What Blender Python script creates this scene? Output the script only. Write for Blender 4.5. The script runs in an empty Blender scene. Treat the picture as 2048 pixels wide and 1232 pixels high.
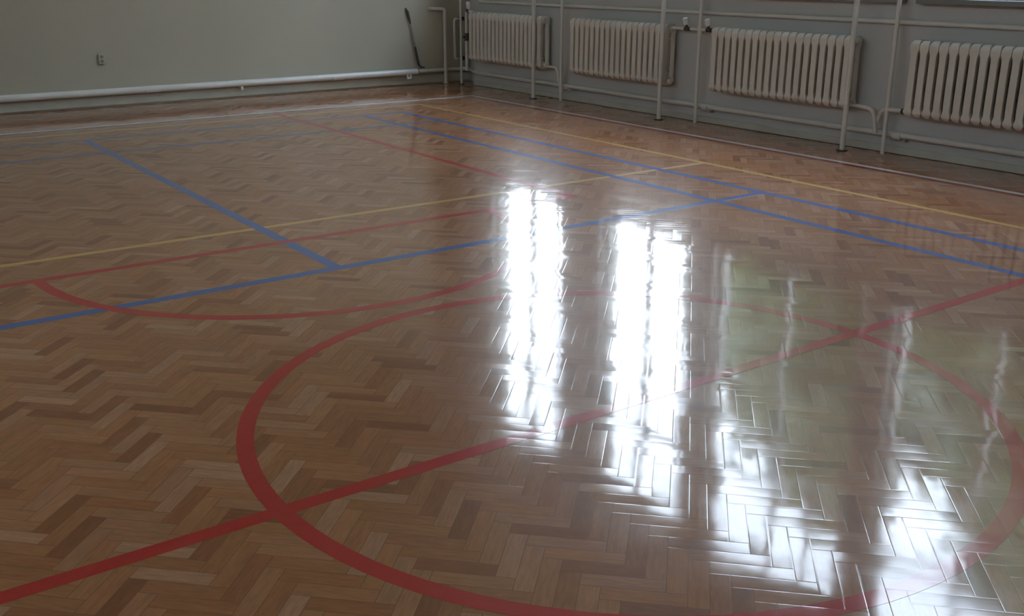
import bpy, bmesh, math, random
from mathutils import Vector, Matrix, noise

PI = math.pi
random.seed(7)
C = bpy.context.scene.collection
sc = bpy.context.scene

# ------------------------------------------------------------------ measures (metres)
XR = 4.96          # right (window) wall, inner face
XL = -5.4          # left wall
YB = 8.85          # far wall
XP, YP = 5.22, 8.37    # shallow recess of the window wall at the far corner
YF = -9.0          # wall behind the camera
ZC = 5.2           # ceiling
SILL, HEAD = 1.20, 4.36
FILL_WINDOWS = [(-8.0, -6.2), (-1.0, .8), (1.8, 3.6), (4.6, 5.8)]    # unseen high windows added in the left wall to give fill light
HSILL, HHEAD = 2.9, 4.2
WINDOWS = [(6.60, 8.02), (4.56, 5.94), (2.58, 4.26), (0.60, 2.26)]

# ------------------------------------------------------------------ node helpers
class NT:
    def __init__(self, name):
        self.m = bpy.data.materials.new(name)
        self.m.use_nodes = True
        self.t = self.m.node_tree
        self.t.nodes.clear()
        self.out = self.n('ShaderNodeOutputMaterial')
    def n(self, kind, **kw):
        nd = self.t.nodes.new(kind)
        for k, v in kw.items():
            setattr(nd, k, v)
        return nd
    def link(self, a, b):
        self.t.links.new(a, b)
    def put(self, sock, v):
        if isinstance(v, bpy.types.NodeSocket):
            self.link(v, sock)
        else:
            if isinstance(v, (tuple, list)) and len(v) == 3 and sock.type == 'RGBA':
                v = (*v, 1)
            sock.default_value = v
    def math(self, op, a, b=None, c=None, clamp=False):
        nd = self.n('ShaderNodeMath', operation=op, use_clamp=clamp)
        self.put(nd.inputs[0], a)
        if b is not None: self.put(nd.inputs[1], b)
        if c is not None: self.put(nd.inputs[2], c)
        return nd.outputs[0]
    def vec(self, x, y, z):
        nd = self.n('ShaderNodeCombineXYZ')
        for i, v in enumerate((x, y, z)):
            self.put(nd.inputs[i], v)
        return nd.outputs[0]
    def sep(self, v):
        nd = self.n('ShaderNodeSeparateXYZ'); self.link(v, nd.inputs[0])
        return nd.outputs
    def vmath(self, op, a, b=None):
        nd = self.n('ShaderNodeVectorMath', operation=op)
        self.put(nd.inputs[0], a)
        if b is not None: self.put(nd.inputs[1], b)
        return nd.outputs[0]
    def mix(self, f, a, b, mode='MIX'):
        nd = self.n('ShaderNodeMix', data_type='RGBA', blend_type=mode)
        self.put(nd.inputs[0], f); self.put(nd.inputs[6], a); self.put(nd.inputs[7], b)
        return nd.outputs[2]
    def mixf(self, f, a, b):
        nd = self.n('ShaderNodeMix', data_type='FLOAT')
        self.put(nd.inputs[0], f); self.put(nd.inputs[2], a); self.put(nd.inputs[3], b)
        return nd.outputs[0]
    def smooth(self, v, lo, hi):
        nd = self.n('ShaderNodeMapRange', interpolation_type='SMOOTHSTEP')
        self.put(nd.inputs[0], v); self.put(nd.inputs[1], lo); self.put(nd.inputs[2], hi)
        nd.inputs[3].default_value = 0; nd.inputs[4].default_value = 1
        return nd.outputs[0]
    def noise(self, v, scale, detail=2, rough=.5, dim='3D'):
        nd = self.n('ShaderNodeTexNoise', noise_dimensions=dim)
        self.link(v, nd.inputs['Vector'])
        nd.inputs['Scale'].default_value = scale
        nd.inputs['Detail'].default_value = detail
        nd.inputs['Roughness'].default_value = rough
        return nd
    def pos(self):
        return self.n('ShaderNodeNewGeometry').outputs['Position']
    def ramp(self, f, stops):
        nd = self.n('ShaderNodeValToRGB')
        cr = nd.color_ramp
        while len(cr.elements) < len(stops): cr.elements.new(.5)
        for e, (p, c) in zip(cr.elements, stops):
            e.position = p; e.color = (*c, 1)
        self.put(nd.inputs[0], f)
        return nd.outputs[0]
    def bsdf(self, color, rough, **kw):
        b = self.n('ShaderNodeBsdfPrincipled')
        self.put(b.inputs['Base Color'], color); self.put(b.inputs['Roughness'], rough)
        for k, v in kw.items():
            self.put(b.inputs[k.replace('_', ' ')], v)
        self.link(b.outputs[0], self.out.inputs[0])
        return b

# ------------------------------------------------------------------ varnished herringbone
BW = 0.0508                     # block width; a block is four widths long
def herringbone(t):
    """block id, position in the block and the varnished surface normal, all from world position"""
    p = t.sep(t.pos()); r = 1 / math.sqrt(2)
    px = t.math('ADD', p[0], .769 + 0.0); py = t.math('ADD', p[1], .591)
    s = t.math('MULTIPLY', t.math('SUBTRACT', px, py), r / BW)
    q = t.math('MULTIPLY', t.math('ADD', px, py), r / BW)
    i = t.math('FLOOR', s); j = t.math('FLOOR', q)
    m = t.math('FLOORED_MODULO', t.math('ADD', i, j), 8.0)
    isV = t.math('GREATER_THAN', m, 3.5)
    k = t.math('SUBTRACT', m, t.math('MULTIPLY', isV, 4.0))
    oi = t.math('SUBTRACT', i, t.math('MULTIPLY', k, t.math('SUBTRACT', 1.0, isV)))
    oj = t.math('SUBTRACT', j, t.math('MULTIPLY', k, isV))
    ls = t.math('SUBTRACT', s, oi); lq = t.math('SUBTRACT', q, oj)
    along = t.mixf(isV, ls, lq); across = t.mixf(isV, lq, ls)
    wn = t.n('ShaderNodeTexWhiteNoise', noise_dimensions='3D')
    t.link(t.vec(oi, oj, isV), wn.inputs['Vector'])
    rnd = t.n('ShaderNodeSeparateColor'); t.link(wn.outputs['Color'], rnd.inputs[0])
    d = t.math('MINIMUM', t.math('MINIMUM', along, t.math('SUBTRACT', 4.0, along)),
               t.math('MINIMUM', across, t.math('SUBTRACT', 1.0, across)))
    d = t.math('MULTIPLY', d, BW)
    return dict(isV=isV, along=along, across=across, rnd=rnd.outputs, val=wn.outputs['Value'], d=d, oi=oi, oj=oj, s=s, q=q)

def varnish_normal(t, h, tilt=.006, wave=.012, seam=.09):
    R = h['rnd']
    cup = t.math('MULTIPLY', t.math('SUBTRACT', h['across'], .5), .005)     # blocks are slightly cupped
    tx = t.math('MULTIPLY', t.math('SUBTRACT', R[1], .5), tilt * 2)
    ty = t.math('MULTIPLY', t.math('SUBTRACT', R[2], .5), tilt * 2)
    n1 = t.noise(t.pos(), 2.3, 3); nc = t.sep(n1.outputs['Color'])
    tx = t.math('ADD', tx, t.math('MULTIPLY', t.math('SUBTRACT', nc[0], .5), wave * 2))
    ty = t.math('ADD', ty, t.math('MULTIPLY', t.math('SUBTRACT', nc[1], .5), wave * 2))
    n2 = t.noise(t.pos(), 14., 2); nd = t.sep(n2.outputs['Color'])
    tx = t.math('ADD', tx, t.math('MULTIPLY', t.math('SUBTRACT', nd[0], .5), .012))
    ty = t.math('ADD', ty, t.math('MULTIPLY', t.math('SUBTRACT', nd[1], .5), .012))
    sgn = t.math('SUBTRACT', 1.0, t.math('MULTIPLY', h['isV'], 2.0))
    tx = t.math('ADD', tx, cup); ty = t.math('ADD', ty, t.math('MULTIPLY', cup, sgn))
    nrm = t.vmath('NORMALIZE', t.vec(tx, ty, 1.0))
    b = t.n('ShaderNodeBump'); b.inputs['Strength'].default_value = seam; b.inputs['Distance'].default_value = .0006
    t.link(t.smooth(h['d'], 0.0, .0028), b.inputs['Height']); t.link(nrm, b.inputs['Normal'])
    return b.outputs[0]

def floor_rough(t):
    n = t.noise(t.pos(), 5.0, 4, .6)
    return t.mixf(t.smooth(n.outputs['Fac'], .35, .7), .055, .11)

def varnished(t, h, col):
    """satin undercoat below a glossy top coat of varnish"""
    nrm = varnish_normal(t, h)
    b = t.bsdf(col, .32, Normal=nrm, IOR=1.25)
    t.put(b.inputs['Coat Weight'], 1.0); t.put(b.inputs['Coat IOR'], 1.75)
    t.put(b.inputs['Coat Roughness'], floor_rough(t)); t.put(b.inputs['Coat Normal'], nrm)

def mat_parquet():
    t = NT('varnished_parquet'); h = herringbone(t); R = h['rnd']
    # grain runs along the block
    gx = t.math('ADD', t.math('MULTIPLY', h['along'], .16), t.math('MULTIPLY', h['val'], 57.0))
    gy = t.math('ADD', t.math('MULTIPLY', h['across'], 1.0), t.math('MULTIPLY', R[0], 31.0))
    g = t.noise(t.vec(gx, gy, 0.0), 5.0, 5, .65)
    g2 = t.noise(t.vec(t.math('MULTIPLY', gx, .6), gy, 3.0), 1.2, 2, .5)
    base = t.ramp(h['val'], [(0.0, (.25, .082, .028)), (.15, (.34, .128, .046)), (.5, (.40, .165, .063)),
                             (.85, (.46, .205, .085)), (1.0, (.58, .31, .15))])
    big = t.noise(t.pos(), .5, 2)
    base = t.mix(t.math('MULTIPLY', t.smooth(R[0], .55, 1.0), .5), base, (.36, .17, .11))
    f = t.math('ADD', t.math('MULTIPLY', g.outputs['Fac'], .9), .55)
    f = t.math('MULTIPLY', f, t.math('ADD', t.math('MULTIPLY', g2.outputs['Fac'], .5), .75))
    f = t.math('MULTIPLY', f, t.math('ADD', t.math('MULTIPLY', big.outputs['Fac'], .3), .85))
    col = t.mix(1.0, base, t.vec(f, f, f), 'MULTIPLY')
    # knots
    vo = t.n('ShaderNodeTexVoronoi'); vo.inputs['Scale'].default_value = 2.2
    t.link(t.vec(t.math('ADD', h['s'], 0.0), h['q'], 0.0), vo.inputs['Vector'])
    vo.inputs['Scale'].default_value = .16
    kn = t.math('SUBTRACT', 1.0, t.smooth(vo.outputs['Distance'], .010, .028))
    col = t.mix(t.math('MULTIPLY', kn, .85), col, (.03, .015, .008))
    seamw = t.math('ADD', t.math('MULTIPLY', R[0], .0010), .0005)
    seam = t.math('SUBTRACT', 1.0, t.smooth(h['d'], 0.0002, seamw))
    col = t.mix(t.math('MULTIPLY', seam, .75), col, (.03, .016, .010))
    varnished(t, h, col)
    return t.m

def mat_line(name, col):
    t = NT(name); h = herringbone(t)
    n = t.noise(t.pos(), 9.0, 4, .6)
    c = t.mix(t.math('MULTIPLY', t.smooth(n.outputs['Fac'], .5, .8), .35), col, tuple(v * .72 for v in col))
    seam = t.math('SUBTRACT', 1.0, t.smooth(h['d'], 0.0002, .0011))
    c = t.mix(t.math('MULTIPLY', seam, .35), c, tuple(v * .4 for v in col))
    varnished(t, h, c)
    return t.m

def mat_paint(name, col, rough=.45, mott=.10, scale=3.0, bump=.15, bscale=60., spec=.5):
    t = NT(name)
    n = t.noise(t.pos(), scale, 4, .6)
    c = t.mix(t.smooth(n.outputs['Fac'], .3, .75), col, tuple(v * (1 - mott) for v in col))
    b = t.n('ShaderNodeBump'); b.inputs['Strength'].default_value = bump; b.inputs['Distance'].default_value = .002
    t.link(t.noise(t.pos(), bscale, 3).outputs['Fac'], b.inputs['Height'])
    bs = t.bsdf(c, rough, Normal=b.outputs[0])
    bs.inputs['Specular IOR Level'].default_value = spec
    return t.m

def mat_glass():
    t = NT('window_glass')
    tr = t.n('ShaderNodeBsdfTransparent'); tr.inputs[0].default_value = (.97, .985, .98, 1)
    gl = t.n('ShaderNodeBsdfGlossy'); gl.inputs['Roughness'].default_value = .02
    lw = t.n('ShaderNodeLayerWeight'); lw.inputs[0].default_value = .5
    fr = t.math('ADD', t.math('MULTIPLY', t.math('POWER', lw.outputs['Facing'], 5.0), .9), .035)
    mx = t.n('ShaderNodeMixShader'); t.link(fr, mx.inputs[0]); t.link(tr.outputs[0], mx.inputs[1]); t.link(gl.outputs[0], mx.inputs[2])
    t.link(mx.outputs[0], t.out.inputs[0])
    return t.m

M = {}
M['parquet'] = mat_parquet()
M['red'] = mat_line('red_line_paint', (.50, .014, .015))
M['darkred'] = mat_line('dark_red_line_paint', (.26, .035, .04))
M['blue'] = mat_line('blue_line_paint', (.045, .125, .40))
M['yellow'] = mat_line('yellow_line_paint', (.66, .40, .11))
M['white'] = mat_line('white_line_paint', (.72, .70, .66))
M['cream_wall'] = mat_paint('cream_wall_paint', (.46, .44, .355), .55, .05, 1.1, .12)
M['grey_wall'] = mat_paint('pale_oil_paint_wall', (.50, .515, .505), .35, .06, 1.3, .10)
M['ceiling'] = mat_paint('ceiling_paint', (.86, .86, .83), .8, .05)
M['skirting'] = mat_paint('skirting_paint', (.5, .51, .44), .4, .12, 5)
M['radiator'] = mat_paint('radiator_enamel', (.64, .625, .57), .32, .08, 6)
M['pipe'] = mat_paint('white_pipe_enamel', (.64, .64, .60), .28, .06, 7)
M['pipe_far'] = mat_paint('glossy_white_pipe_enamel', (.78, .80, .78), .22, .07, 4)
M['post'] = mat_paint('post_enamel', (.64, .635, .585), .3, .06, 7)
M['frame'] = mat_paint('window_frame_paint', (.72, .71, .68), .35, .05, 6)
M['sill'] = mat_paint('window_sill_paint', (.20, .22, .22), .4, .05, 6)
M['iron'] = mat_paint('dark_iron', (.06, .055, .05), .5, .2, 20)
M['knob'] = mat_paint('white_plastic_knob', (.78, .80, .82), .3, .03, 20)
M['rubber'] = mat_paint('black_rubber', (.05, .05, .046), .5, .2, 20)
M['greytape'] = mat_paint('grey_tape', (.30, .30, .29), .4, .2, 20)
M['socket'] = mat_paint('socket_plastic', (.50, .49, .42), .35, .05, 20)
M['socket_hole'] = mat_paint('socket_recess', (.22, .21, .17), .5, .05, 20)
M['glass'] = mat_glass()
M['bark'] = mat_paint('tree_bark', (.10, .07, .05), .9, .4, 6, .6, 12)
M['grass'] = mat_paint('lawn', (.07, .12, .035), .9, .4, 1.5, .3, 10)
def mat_leaf():
    t = NT('tree_leaves')
    n = t.noise(t.pos(), 1.6, 4, .7)
    col = t.ramp(n.outputs['Fac'], [(.3, (.026, .045, .014)), (.55, (.055, .085, .026)), (.75, (.11, .145, .045))])
    t.bsdf(col, .55)
    return t.m
M['leaf'] = mat_leaf()

# ------------------------------------------------------------------ mesh helpers
def obj(name, bm, mat, parent=None, smooth=False, mats=None):
    bmesh.ops.recalc_face_normals(bm, faces=bm.faces)
    me = bpy.data.meshes.new(name)
    bm.to_mesh(me); bm.free()
    if smooth:
        for p in me.polygons: p.use_smooth = True
    for m_ in (mats or [mat]): me.materials.append(m_)
    o = bpy.data.objects.new(name, me); C.objects.link(o)
    if parent: o.parent = parent
    return o
def tag(o, label=None, cat=None, group=None, kind=None):
    if label: o['label'] = label
    if cat: o['category'] = cat
    if group: o['group'] = group
    if kind: o['kind'] = kind
    return o
def thing(name, label, cat, loc=(0, 0, 0), group=None):
    o = bpy.data.objects.new(name, None); C.objects.link(o); o.location = loc
    o.empty_display_size = .1
    return tag(o, label, cat, group)
def box(bm, a, b, bevel=0):
    vs = [bm.verts.new((x, y, z)) for x in (a[0], b[0]) for y in (a[1], b[1]) for z in (a[2], b[2])]
    fs = [bm.faces.new([vs[i] for i in f]) for f in ((0, 1, 3, 2), (4, 6, 7, 5), (0, 4, 5, 1), (2, 3, 7, 6), (0, 2, 6, 4), (1, 5, 7, 3))]
    if bevel:
        es = set(e for f in fs for e in f.edges)
        bmesh.ops.bevel(bm, geom=list(es), offset=bevel, segments=2, affect='EDGES', profile=.5)
    return fs
def tube(bm, pts, r, seg=12, caps=True):
    """swept round tube through the points; r may be a list"""
    pts = [Vector(p) for p in pts]; n = len(pts)
    rs = r if isinstance(r, (list, tuple)) else [r] * n
    rings = []; ref = None
    for i, p in enumerate(pts):
        a = (pts[i] - pts[i - 1]).normalized() if i else None
        b = (pts[i + 1] - pts[i]).normalized() if i < n - 1 else None
        d = (a + b).normalized() if a is not None and b is not None else (a if a is not None else b)
        if ref is None:
            ref = d.orthogonal().normalized()
        ref = (ref - d * ref.dot(d)).normalized()
        u = ref; v = d.cross(u)
        s = 1.0
        if a is not None and b is not None:
            s = 1 / max(.5, math.cos(a.angle(b) / 2))
        rings.append([bm.verts.new(p + (u * math.cos(t) + v * math.sin(t)) * rs[i]) for t in [2 * PI * k / seg for k in range(seg)]])
    for A, B in zip(rings, rings[1:]):
        for k in range(seg):
            bm.faces.new((A[k], A[(k + 1) % seg], B[(k + 1) % seg], B[k]))
    if caps:
        bm.faces.new(rings[0]); bm.faces.new(rings[-1][::-1])
def arcpath(pts, rad=.05, seg=5):
    """polyline with rounded corners"""
    pts = [Vector(p) for p in pts]; out = [pts[0]]
    for i in range(1, len(pts) - 1):
        a = pts[i - 1] - pts[i]; b = pts[i + 1] - pts[i]
        r = min(rad, a.length * .49, b.length * .49)
        A = pts[i] + a.normalized() * r; B = pts[i] + b.normalized() * r
        for k in range(seg + 1):
            t = k / seg
            out.append(A * (1 - t) ** 2 + pts[i] * 2 * t * (1 - t) + B * t * t)
    out.append(pts[-1])
    return out
def shade(o, angle=40):
    me = o.data
    for p in me.polygons: p.use_smooth = True
    bm = bmesh.new(); bm.from_mesh(me)
    for e in bm.edges:
        if len(e.link_faces) == 2 and e.calc_face_angle(0) > math.radians(angle): e.smooth = False
    bm.to_mesh(me); bm.free()
    return o
def mk_tube(name, pts, r, mat, parent=None, seg=12):
    bm = bmesh.new(); tube(bm, pts, r, seg)
    return shade(obj(name, bm, mat, parent))
def mk_box(name, a, b, mat, parent=None, bevel=0):
    bm = bmesh.new(); box(bm, a, b, bevel)
    return obj(name, bm, mat, parent)

# ------------------------------------------------------------------ the room
TH = .26
fl = mk_box('floor', (XL - .2, YF - .2, -.12), (XP + TH, YB + .2, 0), M['parquet'])
tag(fl, 'brown varnished herringbone parquet floor reflecting the windows', kind='structure')
w = mk_box('wall_back', (XL, YB, 0), (XP, YB + .2, ZC), M['cream_wall']); tag(w, 'cream painted far wall with a white pipe along its foot', kind='structure')
bm = bmesh.new()
box(bm, (XL - .25, YF - .2, 0), (XL, YB + .2, HSILL)); box(bm, (XL - .25, YF - .2, HHEAD), (XL, YB + .2, ZC))
lo = YF - .2
for a, b in FILL_WINDOWS:
    box(bm, (XL - .25, lo, HSILL), (XL, a, HHEAD)); lo = b
box(bm, (XL - .25, lo, HSILL), (XL, YB + .2, HHEAD))
w = obj('wall_left', bm, M['cream_wall']); tag(w, kind='structure')
w = mk_box('wall_front', (XL, YF - .2, 0), (XR, YF, ZC), M['cream_wall']); tag(w, kind='structure')
w = mk_box('ceiling', (XL - .2, YF - .2, ZC), (XP + TH, YB + .2, ZC + .15), M['ceiling']); tag(w, kind='structure')
# window wall: apron below, band above and a pier between each two openings, one mesh
bm = bmesh.new()
box(bm, (XR, YF - .2, 0), (XR + TH, YP, SILL))
box(bm, (XR, YF - .2, HEAD), (XR + TH, YP, ZC))
box(bm, (XP, YP, 0), (XP + TH, YB + .2, ZC))
edges = sorted(WINDOWS)
lo = YF - .2
for a, b in edges:
    box(bm, (XR, lo, SILL), (XR + TH, a, HEAD)); lo = b
box(bm, (XR, lo, SILL), (XR + TH, YP, HEAD))
w = obj('wall_right', bm, M['grey_wall']); tag(w, 'pale grey window wall behind the row of radiators', kind='structure')

bm = bmesh.new(); box(bm, (XL, YB - .016, .012), (XP, YB, .105), .003)
o = obj('baseboard_back', bm, M['skirting']); tag(o, kind='structure')
bm = bmesh.new(); box(bm, (XR - .014, YF, .003), (XR, YP, .060), .003)
o = obj('baseboard_right', bm, M['skirting']); tag(o, kind='structure')

# windows
for i, (a, b) in enumerate(WINDOWS + FILL_WINDOWS):
    hi = i >= len(WINDOWS)  # true for the added fill-light windows of the left wall
    t = bpy.data.objects.new('window_%d' % (i + 1), None); C.objects.link(t)
    t.location = (XL - .12, (a + b) / 2, HSILL) if hi else (XR + .12, (a + b) / 2, SILL)
    if hi: t.rotation_euler = (0, 0, PI)
    lab = ['tall white-framed window nearest the far wall', 'second tall window from the far wall', 'third tall window from the far wall, trees outside',
           'fourth tall window from the far wall, trees outside', *['unseen high window added in the left wall for fill light'] * 4][i]
    tag(t, lab, kind='structure')
    hw = (b - a) / 2; H = (HHEAD - HSILL) if hi else (HEAD - SILL); ZT = H * .7
    bm = bmesh.new(); f = .045
    box(bm, (-.03, -hw, 0), (.04, -hw + f, H)); box(bm, (-.03, hw - f, 0), (.04, hw, H))
    box(bm, (-.03, -hw + f, 0), (.04, hw - f, f)); box(bm, (-.03, -hw + f, H - f), (.04, hw - f, H))
    obj('window_frame', bm, M['frame'], t)
    mk_box('mullion', (-.03, -.019, f), (.035, .019, H - f), M['frame'], t)
    for s in (-1, 1):
        y0, y1 = (-hw + f, -.019) if s < 0 else (.019, hw - f)
        mk_box('transom', (-.028, y0, ZT), (.03, y1, ZT + .05), M['frame'], t)
        mk_box('pane', (.0, y0, f), (.006, y1, ZT), M['glass'], t)
        mk_box('pane', (.0, y0, ZT + .05), (.006, y1, H - f), M['glass'], t)
    bm = bmesh.new(); box(bm, (-.20, -hw - .10, -.075), (-.12, hw + .10, -.036), .005)
    box(bm, (-.12, -hw, -.0), (-.03, hw, .006))
    obj('window_sill', bm, M['sill'], t)

# ------------------------------------------------------------------ painted court lines (parts of the floor)
Z = {'yellow': .00020, 'blue': .00032, 'darkred': .00042, 'red': .00050, 'white': .00062}
NL = [0]
def level(color):
    NL[0] += 1
    return Z[color] + NL[0] * .0000035
def line(color, p, q, wd, label):
    p, q = Vector((*p, 0)), Vector((*q, 0)); d = (q - p).normalized(); n = Vector((-d.y, d.x, 0)) * wd / 2
    bm = bmesh.new(); z = level(color)
    lo = [bm.verts.new(v) for v in (p - n, q - n, q + n, p + n)]
    hi = [bm.verts.new(v.co + Vector((0, 0, z))) for v in lo]
    bm.faces.new(hi)
    for k in range(4): bm.faces.new((lo[k], lo[(k + 1) % 4], hi[(k + 1) % 4], hi[k]))
    o = obj('court_line', bm, M[color], fl); o['label'] = label
    return o
def arcline(color, c, R, a0, a1, wd, label, seg=96, name='court_line'):
    bm = bmesh.new(); z = level(color); closed = abs(a1 - a0 - 2 * PI) < 1e-6
    rows = []
    for k in range(seg + (0 if closed else 1)):
        t = a0 + (a1 - a0) * k / seg
        e = Vector((math.cos(t), math.sin(t), 0)); cc = Vector((*c, 0))
        rows.append([bm.verts.new(cc + e * r + Vector((0, 0, zz))) for r, zz in ((R - wd / 2, 0), (R - wd / 2, z), (R + wd / 2, z), (R + wd / 2, 0))])
    n = len(rows)
    for k in range(n if closed else n - 1):
        A, B = rows[k], rows[(k + 1) % n]
        for s in range(3): bm.faces.new((A[s], A[s + 1], B[s + 1], B[s]))
    o = obj(name, bm, M[color], fl); o['label'] = label
    return o
WR, WBL, WY, WW = .054, .061, .046, .046
# court in red
line('red', (-4.28, 0), (4.28, 0), WR, 'red line across the hall through the big circle')
arcline('red', (.017, .019), 1.222, 0, 2 * PI, WR, 'big red circle in the foreground')
line('red', (-1.95, 2.654), (1.95, 2.654), WR, 'red line on which the red half circle stands')
arcline('red', (0, 2.654), 1.257, PI, 2 * PI, WR, 'red half circle beyond the big circle', 64)
line('red', (1.927, 2.68), (1.927, 7.40), WR, 'red line running to the far white line')
line('red', (-1.927, 2.68), (-1.927, 7.40), WR, 'red line running to the far white line, out of frame at left')
line('darkred', (-4.28, 7.42), (4.28, 7.42), .05, 'dull red strip along the far white line')
line('darkred', (4.262, -7.42), (4.262, 7.42), .05, 'dull red strip along the right white line')
line('white', (-4.35, 7.477), (4.35, 7.477), WW, 'white boundary line along the far wall')
line('white', (4.3255, -7.5), (4.3255, 7.4545), WW, 'white boundary line along the radiators')
line('white', (-4.3255, -7.5), (-4.3255, 7.4545), WW, 'white boundary line on the left side')
# yellow
line('yellow', (-3.48, 3.015), (3.44, 3.015), WY, 'yellow line crossing the court')
line('yellow', (-3.48, 7.154), (3.485, 7.154), WY, 'yellow line beside the far white line')
line('yellow', (3.4626, -7.15), (3.4626, 7.132), WY, 'yellow line nearest the radiators')
line('yellow', (-3.4626, -7.15), (-3.4626, 7.132), WY, 'yellow line on the left side')
# blue
line('blue', (-3.03, 2.04), (3.03, 2.04), WBL, 'blue line crossing the red half circle')
line('blue', (-3.03, 6.00), (3.03, 6.00), WBL * .8, 'faint blue line, nearer of the two far ones')
line('blue', (-3.03, 6.735), (3.03, 6.735), WBL * .8, 'faint blue line, farther of the two far ones')
line('blue', (-.024, 2.04), (-.024, 6.735), WBL, 'blue line slanting down through the left half')
line('blue', (3.006, -6.7), (3.006, 6.735), WBL, 'blue line, farther of the parallel pair at right')
line('blue', (2.568, -6.7), (2.568, 6.735), WBL, 'blue line, nearer of the parallel pair at right')
# the half of the court behind the camera
line('red', (-1.95, -2.654), (1.95, -2.654), WR, 'red line behind the camera')
line('yellow', (-3.44, -3.015), (3.44, -3.015), WY, 'yellow line behind the camera')
line('blue', (-3.03, -2.04), (3.03, -2.04), WBL, 'blue line behind the camera')

# ------------------------------------------------------------------ cast iron radiators
PITCH = .0785
def section_mesh():
    bm = bmesh.new(); W = .060; H = .56; D = .135
    def width(z):
        # waisted in the middle, touching its neighbours at both ends, narrower at the very tips
        def ss(v, a, b):
            v = min(1, max(0, (v - a) / (b - a))); return v * v * (3 - 2 * v)
        up, dn = ss(z, H - .10, H - .06), 1 - ss(z, .04, .075)
        return .87 + .40 * max(up, dn) - .28 * ss(z, H - .03, H) - .62 * (1 - ss(z, 0, .04))
    def rr(x0, x1, z0, z1, r, n):
        pts = []
        for cx, cz, a in ((x1 - r, z1 - r, 0), (x0 + r, z1 - r, 90), (x0 + r, z0 + r, 180), (x1 - r, z0 + r, 270)):
            for k in range(n):
                t = math.radians(a + 90 * k / (n - 1)); pts.append((cx + r * math.cos(t), cz + r * math.sin(t)))
            if a in (90, 270):          # extra points down the straight sides
                zs = [z0 + r + (z1 - z0 - 2 * r) * f for f in (.01, .035, .07, .15, .85, .91, .95, .98)]
                pts += [(x0 if a == 90 else x1, z) for z in (zs[::-1] if a == 90 else zs)]
        return pts
    out = rr(-D / 2, D / 2, 0, H, .045, 6); inn = rr(-.013, .013, .075, H - .075, .0125, 6)
    L = {}
    for s in (-1, 1):
        L[s] = [[bm.verts.new((x, s * W / 2 * width(z), z)) for x, z in ring] for ring in (out, inn)]
    n = len(out)
    for k in range(n):
        j = (k + 1) % n
        for s in (-1, 1):
            O, I = L[s]; bm.faces.new((O[k], O[j], I[j], I[k]))
        for q in (0, 1):
            A, B = L[-1][q], L[1][q]; bm.faces.new((A[k], A[j], B[j], B[k]))
    es = []
    for s in (-1, 1):
        for ring in L[s]:
            for k in range(n):
                es.append(bm.edges.get((ring[k], ring[(k + 1) % n])))
    bmesh.ops.bevel(bm, geom=es, offset=.014, segments=3, affect='EDGES', profile=.5, clamp_overlap=True)
    bmesh.ops.recalc_face_normals(bm, faces=bm.faces)
    me = bpy.data.meshes.new('radiator_section'); bm.to_mesh(me); bm.free()
    for p in me.polygons: p.use_smooth = True
    me.materials.append(M['radiator'])
    return me
SEC = section_mesh()
RX = 4.845      # radiator centre plane
RZ = .315
def radiator(y0, y1, label, valve=None, lowplug=None):
    n = round((y1 - y0) / PITCH); pitch = (y1 - y0) / n
    t = thing('radiator', label, 'radiator', (RX, (y0 + y1) / 2, RZ), 'cream cast iron radiators on the window wall')
    for k in range(n):
        s = bpy.data.objects.new('radiator_section', SEC); C.objects.link(s); s.parent = t
        s.location = (0, y0 - (y0 + y1) / 2 + pitch * (k + .5), 0)
    L = (y1 - y0) / 2
    for z in (.038, .522):
        bm = bmesh.new(); tube(bm, [(0, -L + .02, z), (0, L - .02, z)], .026, 14)
        shade(obj('connecting_tube', bm, M['radiator'], t))
        for s in (-1, 1):
            bm = bmesh.new(); tube(bm, [(0, s * (L - .012), z), (0, s * (L + .014), z)], .019, 8)
            shade(obj('end_plug', bm, M['radiator'], t), 30)
    for s in (-1, 1):
        bm = bmesh.new()
        box(bm, (.03, s * L * .62 - .012, .035), (XR - RX, s * L * .62 + .012, .05))
        obj('wall_bracket', bm, M['pipe'], t)
        bm = bmesh.new()
        box(bm, (.03, s * L * .62 - .012, .49), (XR - RX, s * L * .62 + .012, .505))
        obj('wall_bracket', bm, M['pipe'], t)
    return t
radiator(6.80, 8.215, 'cream ribbed radiator nearest the far corner')
radiator(4.86, 6.30, 'cream ribbed radiator, second from the far corner')
radiator(2.80, 4.29, 'cream ribbed radiator, third from the far corner')
radiator(.80, 2.29, 'cream ribbed radiator cut off by the right edge of the picture')

# ------------------------------------------------------------------ pipes along the walls
PX = 4.918
bm = bmesh.new()
o = mk_tube('heating_pipe', arcpath([(4.42, YB - .06, .158), (5.09, YB - .06, .162), (5.04, 8.56, .165), (PX, 8.26, .158), (PX, -8.8, .142)], .13), .0235, M['pipe'])
tag(o, 'thin white pipe low along the window wall, under the radiators', 'pipe')
for y in (6.50, 4.44, 2.40, .45):
    b = mk_tube('pipe_joint', [(PX, y - .035, .1455), (PX, y + .035, .1455)], .031, M['pipe'], o)
    b = mk_box('pipe_bracket', (PX - .006, y - .072, .104), (XR, y - .058, .126), M['skirting'], o)
t = mk_tube('heating_pipe', [(XL + .02, YB - .062, .150), (4.40, YB - .062, .158)], .036, M['pipe_far'])
tag(t, 'thick glossy white pipe low along the cream far wall', 'pipe')
for x in (1.18, 3.33):
    mk_tube('pipe_sleeve', [(x - .07, YB - .062, .1535), (x + .07, YB - .062, .1545)], .039, M['pipe_far'], t)
for x in (2.16, -.9, 4.30):
    mk_box('pipe_bracket', (x - .014, YB - .08, .085), (x + .014, YB, .125), M['pipe_far'], t)
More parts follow.
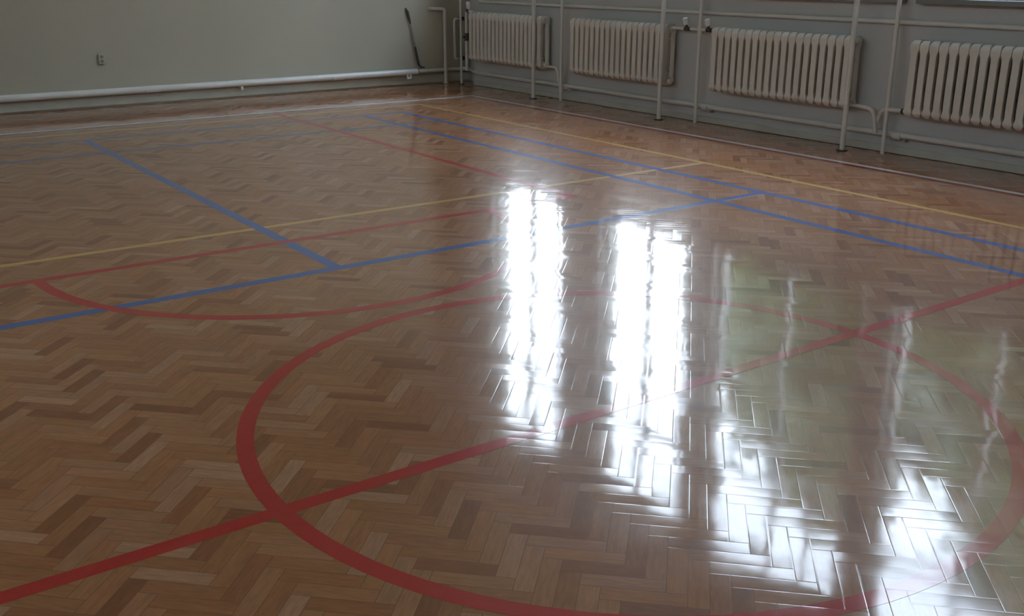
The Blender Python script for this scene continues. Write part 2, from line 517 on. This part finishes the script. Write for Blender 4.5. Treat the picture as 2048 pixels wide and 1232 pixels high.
# small drain tap below the thick pipe
t = thing('drain_tap', 'small white drain tap below the thick pipe, beside the hanging cable', 'tap', (4.25, YB - .075, .068))
mk_tube('tap_body', [(0, .012, .060), (0, -.012, .035), (0, -.02, .012)], .010, M['knob'], t)
mk_tube('tap_handle', [(-.022, -.03, .018), (.022, -.03, .018)], .011, M['knob'], t)

# rail pipe above the radiators
o = mk_tube('heating_pipe', [(PX + .017, 8.20, .985), (PX + .017, -8.8, .995)], .0185, M['pipe'])
tag(o, 'thin white pipe along the window wall above the radiators', 'pipe')
for y in (7.5, 5.58, 3.5, 1.5):
    mk_box('pipe_bracket', (PX + .017, y - .01, .972), (XR, y + .01, .984), M['iron'], o)

def riser(y, z0, z1, label, x=4.85, r=.0165):
    o = thing('riser_pipe', label, 'pipe', (x, y, z0), 'heating risers between the radiators')
    mk_tube('pipe', [(0, 0, 0), (0, 0, z1 - z0)], r, M['pipe'], o)
    return o
def joint(p, a, b, r, mat=None, name='pipe_joint'):
    return mk_tube(name, [a, b], r, mat or M['pipe'], p)
def valve(p, y, z, s):
    """radiator valve: body and a white plastic head, in the riser's frame"""
    v = mk_tube('valve_body', [(-.012, y - .03, z), (-.012, y + .03, z)], .019, M['iron'], p)
    mk_tube('valve_stem', [(-.012, y, z), (-.03, y, z + .045)], .011, M['iron'], v)
    mk_tube('valve_knob', [(-.028, y, z + .04), (-.032, y, z + .052), (-.045, y, z + .095), (-.047, y, z + .10)], [.020, .026, .024, .014], M['knob'], v)

# riser between the first two radiators
r1 = riser(6.52, .002, ZC - .002, 'thin white riser pipe between the first and second radiators from the corner')
mk_tube('branch_pipe', arcpath([(.0, 6.79 - 6.52, .345), (.0, .07, .345), (.02, .045, .15)], .06), .0145, M['pipe'], r1)
joint(r1, (0, 0, .10), (0, 0, .19), .022)
# riser with two valves
r2 = riser(4.50, .002, ZC - .002, 'white riser pipe with two white-knobbed valves, between second and third radiators')
mk_tube('branch_pipe', [(0, .355, .840), (0, -.20, .840)], .0135, M['pipe'], r2)
joint(r2, (0, 0, .80), (0, 0, .88), .022)
valve(r2, .15, .840, 1); valve(r2, -.125, .840, -1)
# riser with the two curved arms at its foot
r3 = riser(2.47, .002, ZC - .002, 'white riser pipe with a curved arm at its foot, between third and fourth radiators')
mk_tube('branch_pipe', arcpath([(0, .32, .345), (0, .12, .335), (.03, .105, .15)], .07), .0165, M['pipe'], r3)
mk_tube('branch_pipe', arcpath([(0, -.17, .345), (0, .05, .345), (.03, .095, .24)], .06), .0145, M['pipe'], r3)
joint(r3, (0, -.13, .345), (0, -.175, .345), .022, M['iron'], 'union_nut')

# corner: short riser with valve and bypass loop
r0 = thing('riser_pipe', 'short riser with a dark valve beside the radiator nearest the corner', 'pipe', (4.885, 8.42, .175), 'heating risers between the radiators')
mk_tube('pipe', arcpath([(0, .0, .0), (0, 0, .70), (-.03, -.1, .70), (-.04, -.21, .69)], .05), .018, M['pipe'], r0)
v = mk_tube('valve_body', [(0, 0, .35), (0, 0, .44)], .027, M['iron'], r0)
mk_tube('valve_handle', [(0, 0, .395), (-.05, .0, .395)], .014, M['iron'], v)
v = mk_tube('valve_body', [(-.02, -.05, .70), (-.035, -.12, .70)], .022, M['iron'], r0)
mk_tube('valve_knob', [(-.03, -.11, .72), (-.04, -.11, .745), (-.045, -.11, .80), (-.045, -.11, .81)], [.016, .028, .026, .014], M['knob'], v)
o = mk_tube('bypass_pipe', arcpath([(XP - .002, 8.80, .762), (4.955, 8.80, .762), (4.955, 8.80, .285), (XP - .002, 8.80, .285)], .03), .017, M['pipe'])
tag(o, 'bracket-shaped loop of thin pipe in the far corner', 'pipe')
for z in (.762, .285):
    mk_tube('union_nut', [(5.02, 8.80, z), (5.09, 8.80, z)], .024, M['iron'], o, 8)

# short pipe standing by the far wall and turning into it
o = mk_tube('bent_pipe', arcpath([(4.80, 8.775, .003), (4.80, 8.775, .885), (4.635, 8.79, .890), (4.62, YB + .01, .890)], .03), .0205, M['post'])
tag(o, 'waist-high bent white pipe standing at the far wall near the corner', 'pipe')
mk_tube('floor_collar', [(4.80, 8.775, 0), (4.80, 8.775, .012)], .036, M['post'], o)

# steel posts from floor to ceiling
def post(x, y, label, r=.021):
    o = thing('steel_post', label, 'post', (x, y, 0), 'floor to ceiling steel posts in front of the radiators')
    mk_tube('tube', [(0, 0, .004), (0, 0, ZC - .002)], r, M['post'], o)
    mk_tube('foot_plate', [(0, 0, 0), (0, 0, .008)], r + .022, M['iron'], o, 16)
    return o
for (y, lab) in ((6.925, 'white steel post in front of the radiator nearest the corner'),
                 (4.925, 'white steel post in front of the second radiator from the corner'),
                 (2.82, 'white steel post in front of the third radiator from the corner')):
    PXX = 4.735
    post(PXX, y - .06, lab)
o = post(4.875, 8.53, 'thin white post in the far corner of the hall', .014)

# ------------------------------------------------------------------ things on the far wall
t = thing('hanging_cable', 'dark curved cable hanging down the cream wall onto the white pipe', 'cable', (4.30, YB, .16))
pts = [(-.01, -.012, .745), (.012, -.02, .70), (.028, -.022, .63), (.048, -.022, .56)]
mk_tube('cable', pts, [.005, .016, .015, .008], M['rubber'], t, 10)
mk_tube('taped_section', [(.046, -.020, .565), (.065, -.022, .47), (.085, -.024, .36), (.10, -.024, .29)], [.006, .010, .014, .015], M['greytape'], t, 10)
mk_tube('cable_end', [(.10, -.024, .295), (.118, -.026, .19), (.145, -.030, .075), (.165, -.04, .046), (.215, -.045, .041)], [.013, .015, .014, .011, .007], M['rubber'], t, 10)
t = thing('wall_socket', 'small cream socket box low on the cream far wall', 'socket', (.72, YB, .43))
bm = bmesh.new(); box(bm, (-.030, -.030, 0), (.030, .0, .105), .006); obj('casing', bm, M['socket'], t)
for z in (.030, .074):
    mk_tube('outlet', [(0, -.029, z), (0, -.0325, z)], .017, M['socket_hole'], t, 14)

# ------------------------------------------------------------------ outdoors
g = mk_box('lawn', (XR + TH, -40, -.5), (70, 70, -.4), M['grass']); g['kind'] = 'structure'
def tree(x, y, h, r, seed, label):
    rnd = random.Random(seed)
    t = thing('tree', label, 'tree', (x, y, -.4), 'trees outside the windows')
    bm = bmesh.new()
    tube(bm, [(0, 0, 0), (.1, .05, h * .25), (0, .1, h * .55), (.1, 0, h * .85)], [.30, .22, .14, .04], 8)
    cl = []
    for k in range(44):
        a = rnd.uniform(0, 2 * PI); u = rnd.uniform(-.85, 1); rr_ = r * math.sqrt(max(0, 1 - u * u)) * rnd.uniform(.35, .9)
        c = Vector((rr_ * math.cos(a), rr_ * math.sin(a), h * .52 + u * h * .40)); cl.append((c, rnd.uniform(.8, 1.3) * r * .33))
        if k % 3 == 0: tube(bm, [(0, .08, h * .4), (c.x * .5, c.y * .5, c.z * .8), tuple(c)], [.09, .05, .02], 6)
    obj('trunk', bm, M['bark'], t, True)
    bm = bmesh.new()
    for c, s in cl:
        g = bmesh.ops.create_icosphere(bm, subdivisions=2, radius=s * .72, matrix=Matrix.Translation(c))
        for v_ in g['verts']: v_.co += (v_.co - c) * noise.noise(v_.co * 1.7) * .5
        for k in range(200):
            d = Vector((rnd.gauss(0, 1), rnd.gauss(0, 1), rnd.gauss(0, 1))).normalized()
            p = c + d * s * rnd.uniform(.6, 1.08)
            n = (d + Vector((rnd.uniform(-.7, .7),) * 3)).normalized(); u = n.orthogonal().normalized(); v = n.cross(u)
            q = rnd.uniform(.20, .38)
            bm.faces.new([bm.verts.new(p + u * q * a + v * q * b * .6) for a, b in ((-1, 0), (0, -1), (1, 0), (0, 1))])
    o = obj('foliage', bm, M['leaf'], t)
    return t
tree(20.5, 13.0, 13.3, 5.3, 1, 'green leafy tree outside, mirrored through the third window')
tree(15.5, 4.0, 9.9, 4.4, 2, 'green leafy tree outside, mirrored through the fourth window')
tree(18.0, -7.0, 12.4, 4.0, 3, 'green leafy tree outside beside the camera')

# ------------------------------------------------------------------ light: the overcast sky through the windows
wd = bpy.data.worlds.new('sky'); sc.world = wd; wd.use_nodes = True
nt = wd.node_tree; bg = nt.nodes['Background']
tc = nt.nodes.new('ShaderNodeTexCoord'); sp = nt.nodes.new('ShaderNodeSeparateXYZ'); rp = nt.nodes.new('ShaderNodeValToRGB')
nt.links.new(tc.outputs['Generated'], sp.inputs[0]); nt.links.new(sp.outputs[2], rp.inputs[0])
e = rp.color_ramp.elements; e[0].position = .0; e[0].color = (.80, .86, .90, 1); e[1].position = .8; e[1].color = (.62, .76, 1.0, 1)
nt.links.new(rp.outputs[0], bg.inputs[0]); bg.inputs[1].default_value = 13.5

# ------------------------------------------------------------------ camera
cd = bpy.data.cameras.new('camera'); cam = bpy.data.objects.new('camera', cd); C.objects.link(cam)
cd.sensor_width = 36; cd.lens = 2064.18 / 2048 * 36; cd.clip_start = .05; cd.clip_end = 500
yaw, pitch, roll = .6194, .3209, .0009
fwd = Vector((math.sin(yaw) * math.cos(pitch), math.cos(yaw) * math.cos(pitch), -math.sin(pitch)))
right = Vector((math.cos(yaw), -math.sin(yaw), 0)); up = right.cross(fwd)
R_ = right * math.cos(roll) + up * math.sin(roll); U_ = up * math.cos(roll) - right * math.sin(roll)
mw = Matrix((R_, U_, -fwd)).transposed().to_4x4(); mw.translation = Vector((-2.128, -2.3647, 1.3945))
cam.matrix_world = mw
sc.camera = cam

sc.view_settings.view_transform = 'Standard'; sc.view_settings.look = 'None'
sc.view_settings.gamma = 1; sc.view_settings.use_curve_mapping = False
sc.view_settings.exposure = -0.35
sc.cycles.use_denoising = True
sc.cycles.max_bounces = 10; sc.cycles.diffuse_bounces = 6; sc.cycles.glossy_bounces = 5; sc.cycles.transparent_max_bounces = 12
sc.cycles.sample_clamp_indirect = 40.0
sc.cycles.caustics_reflective = False
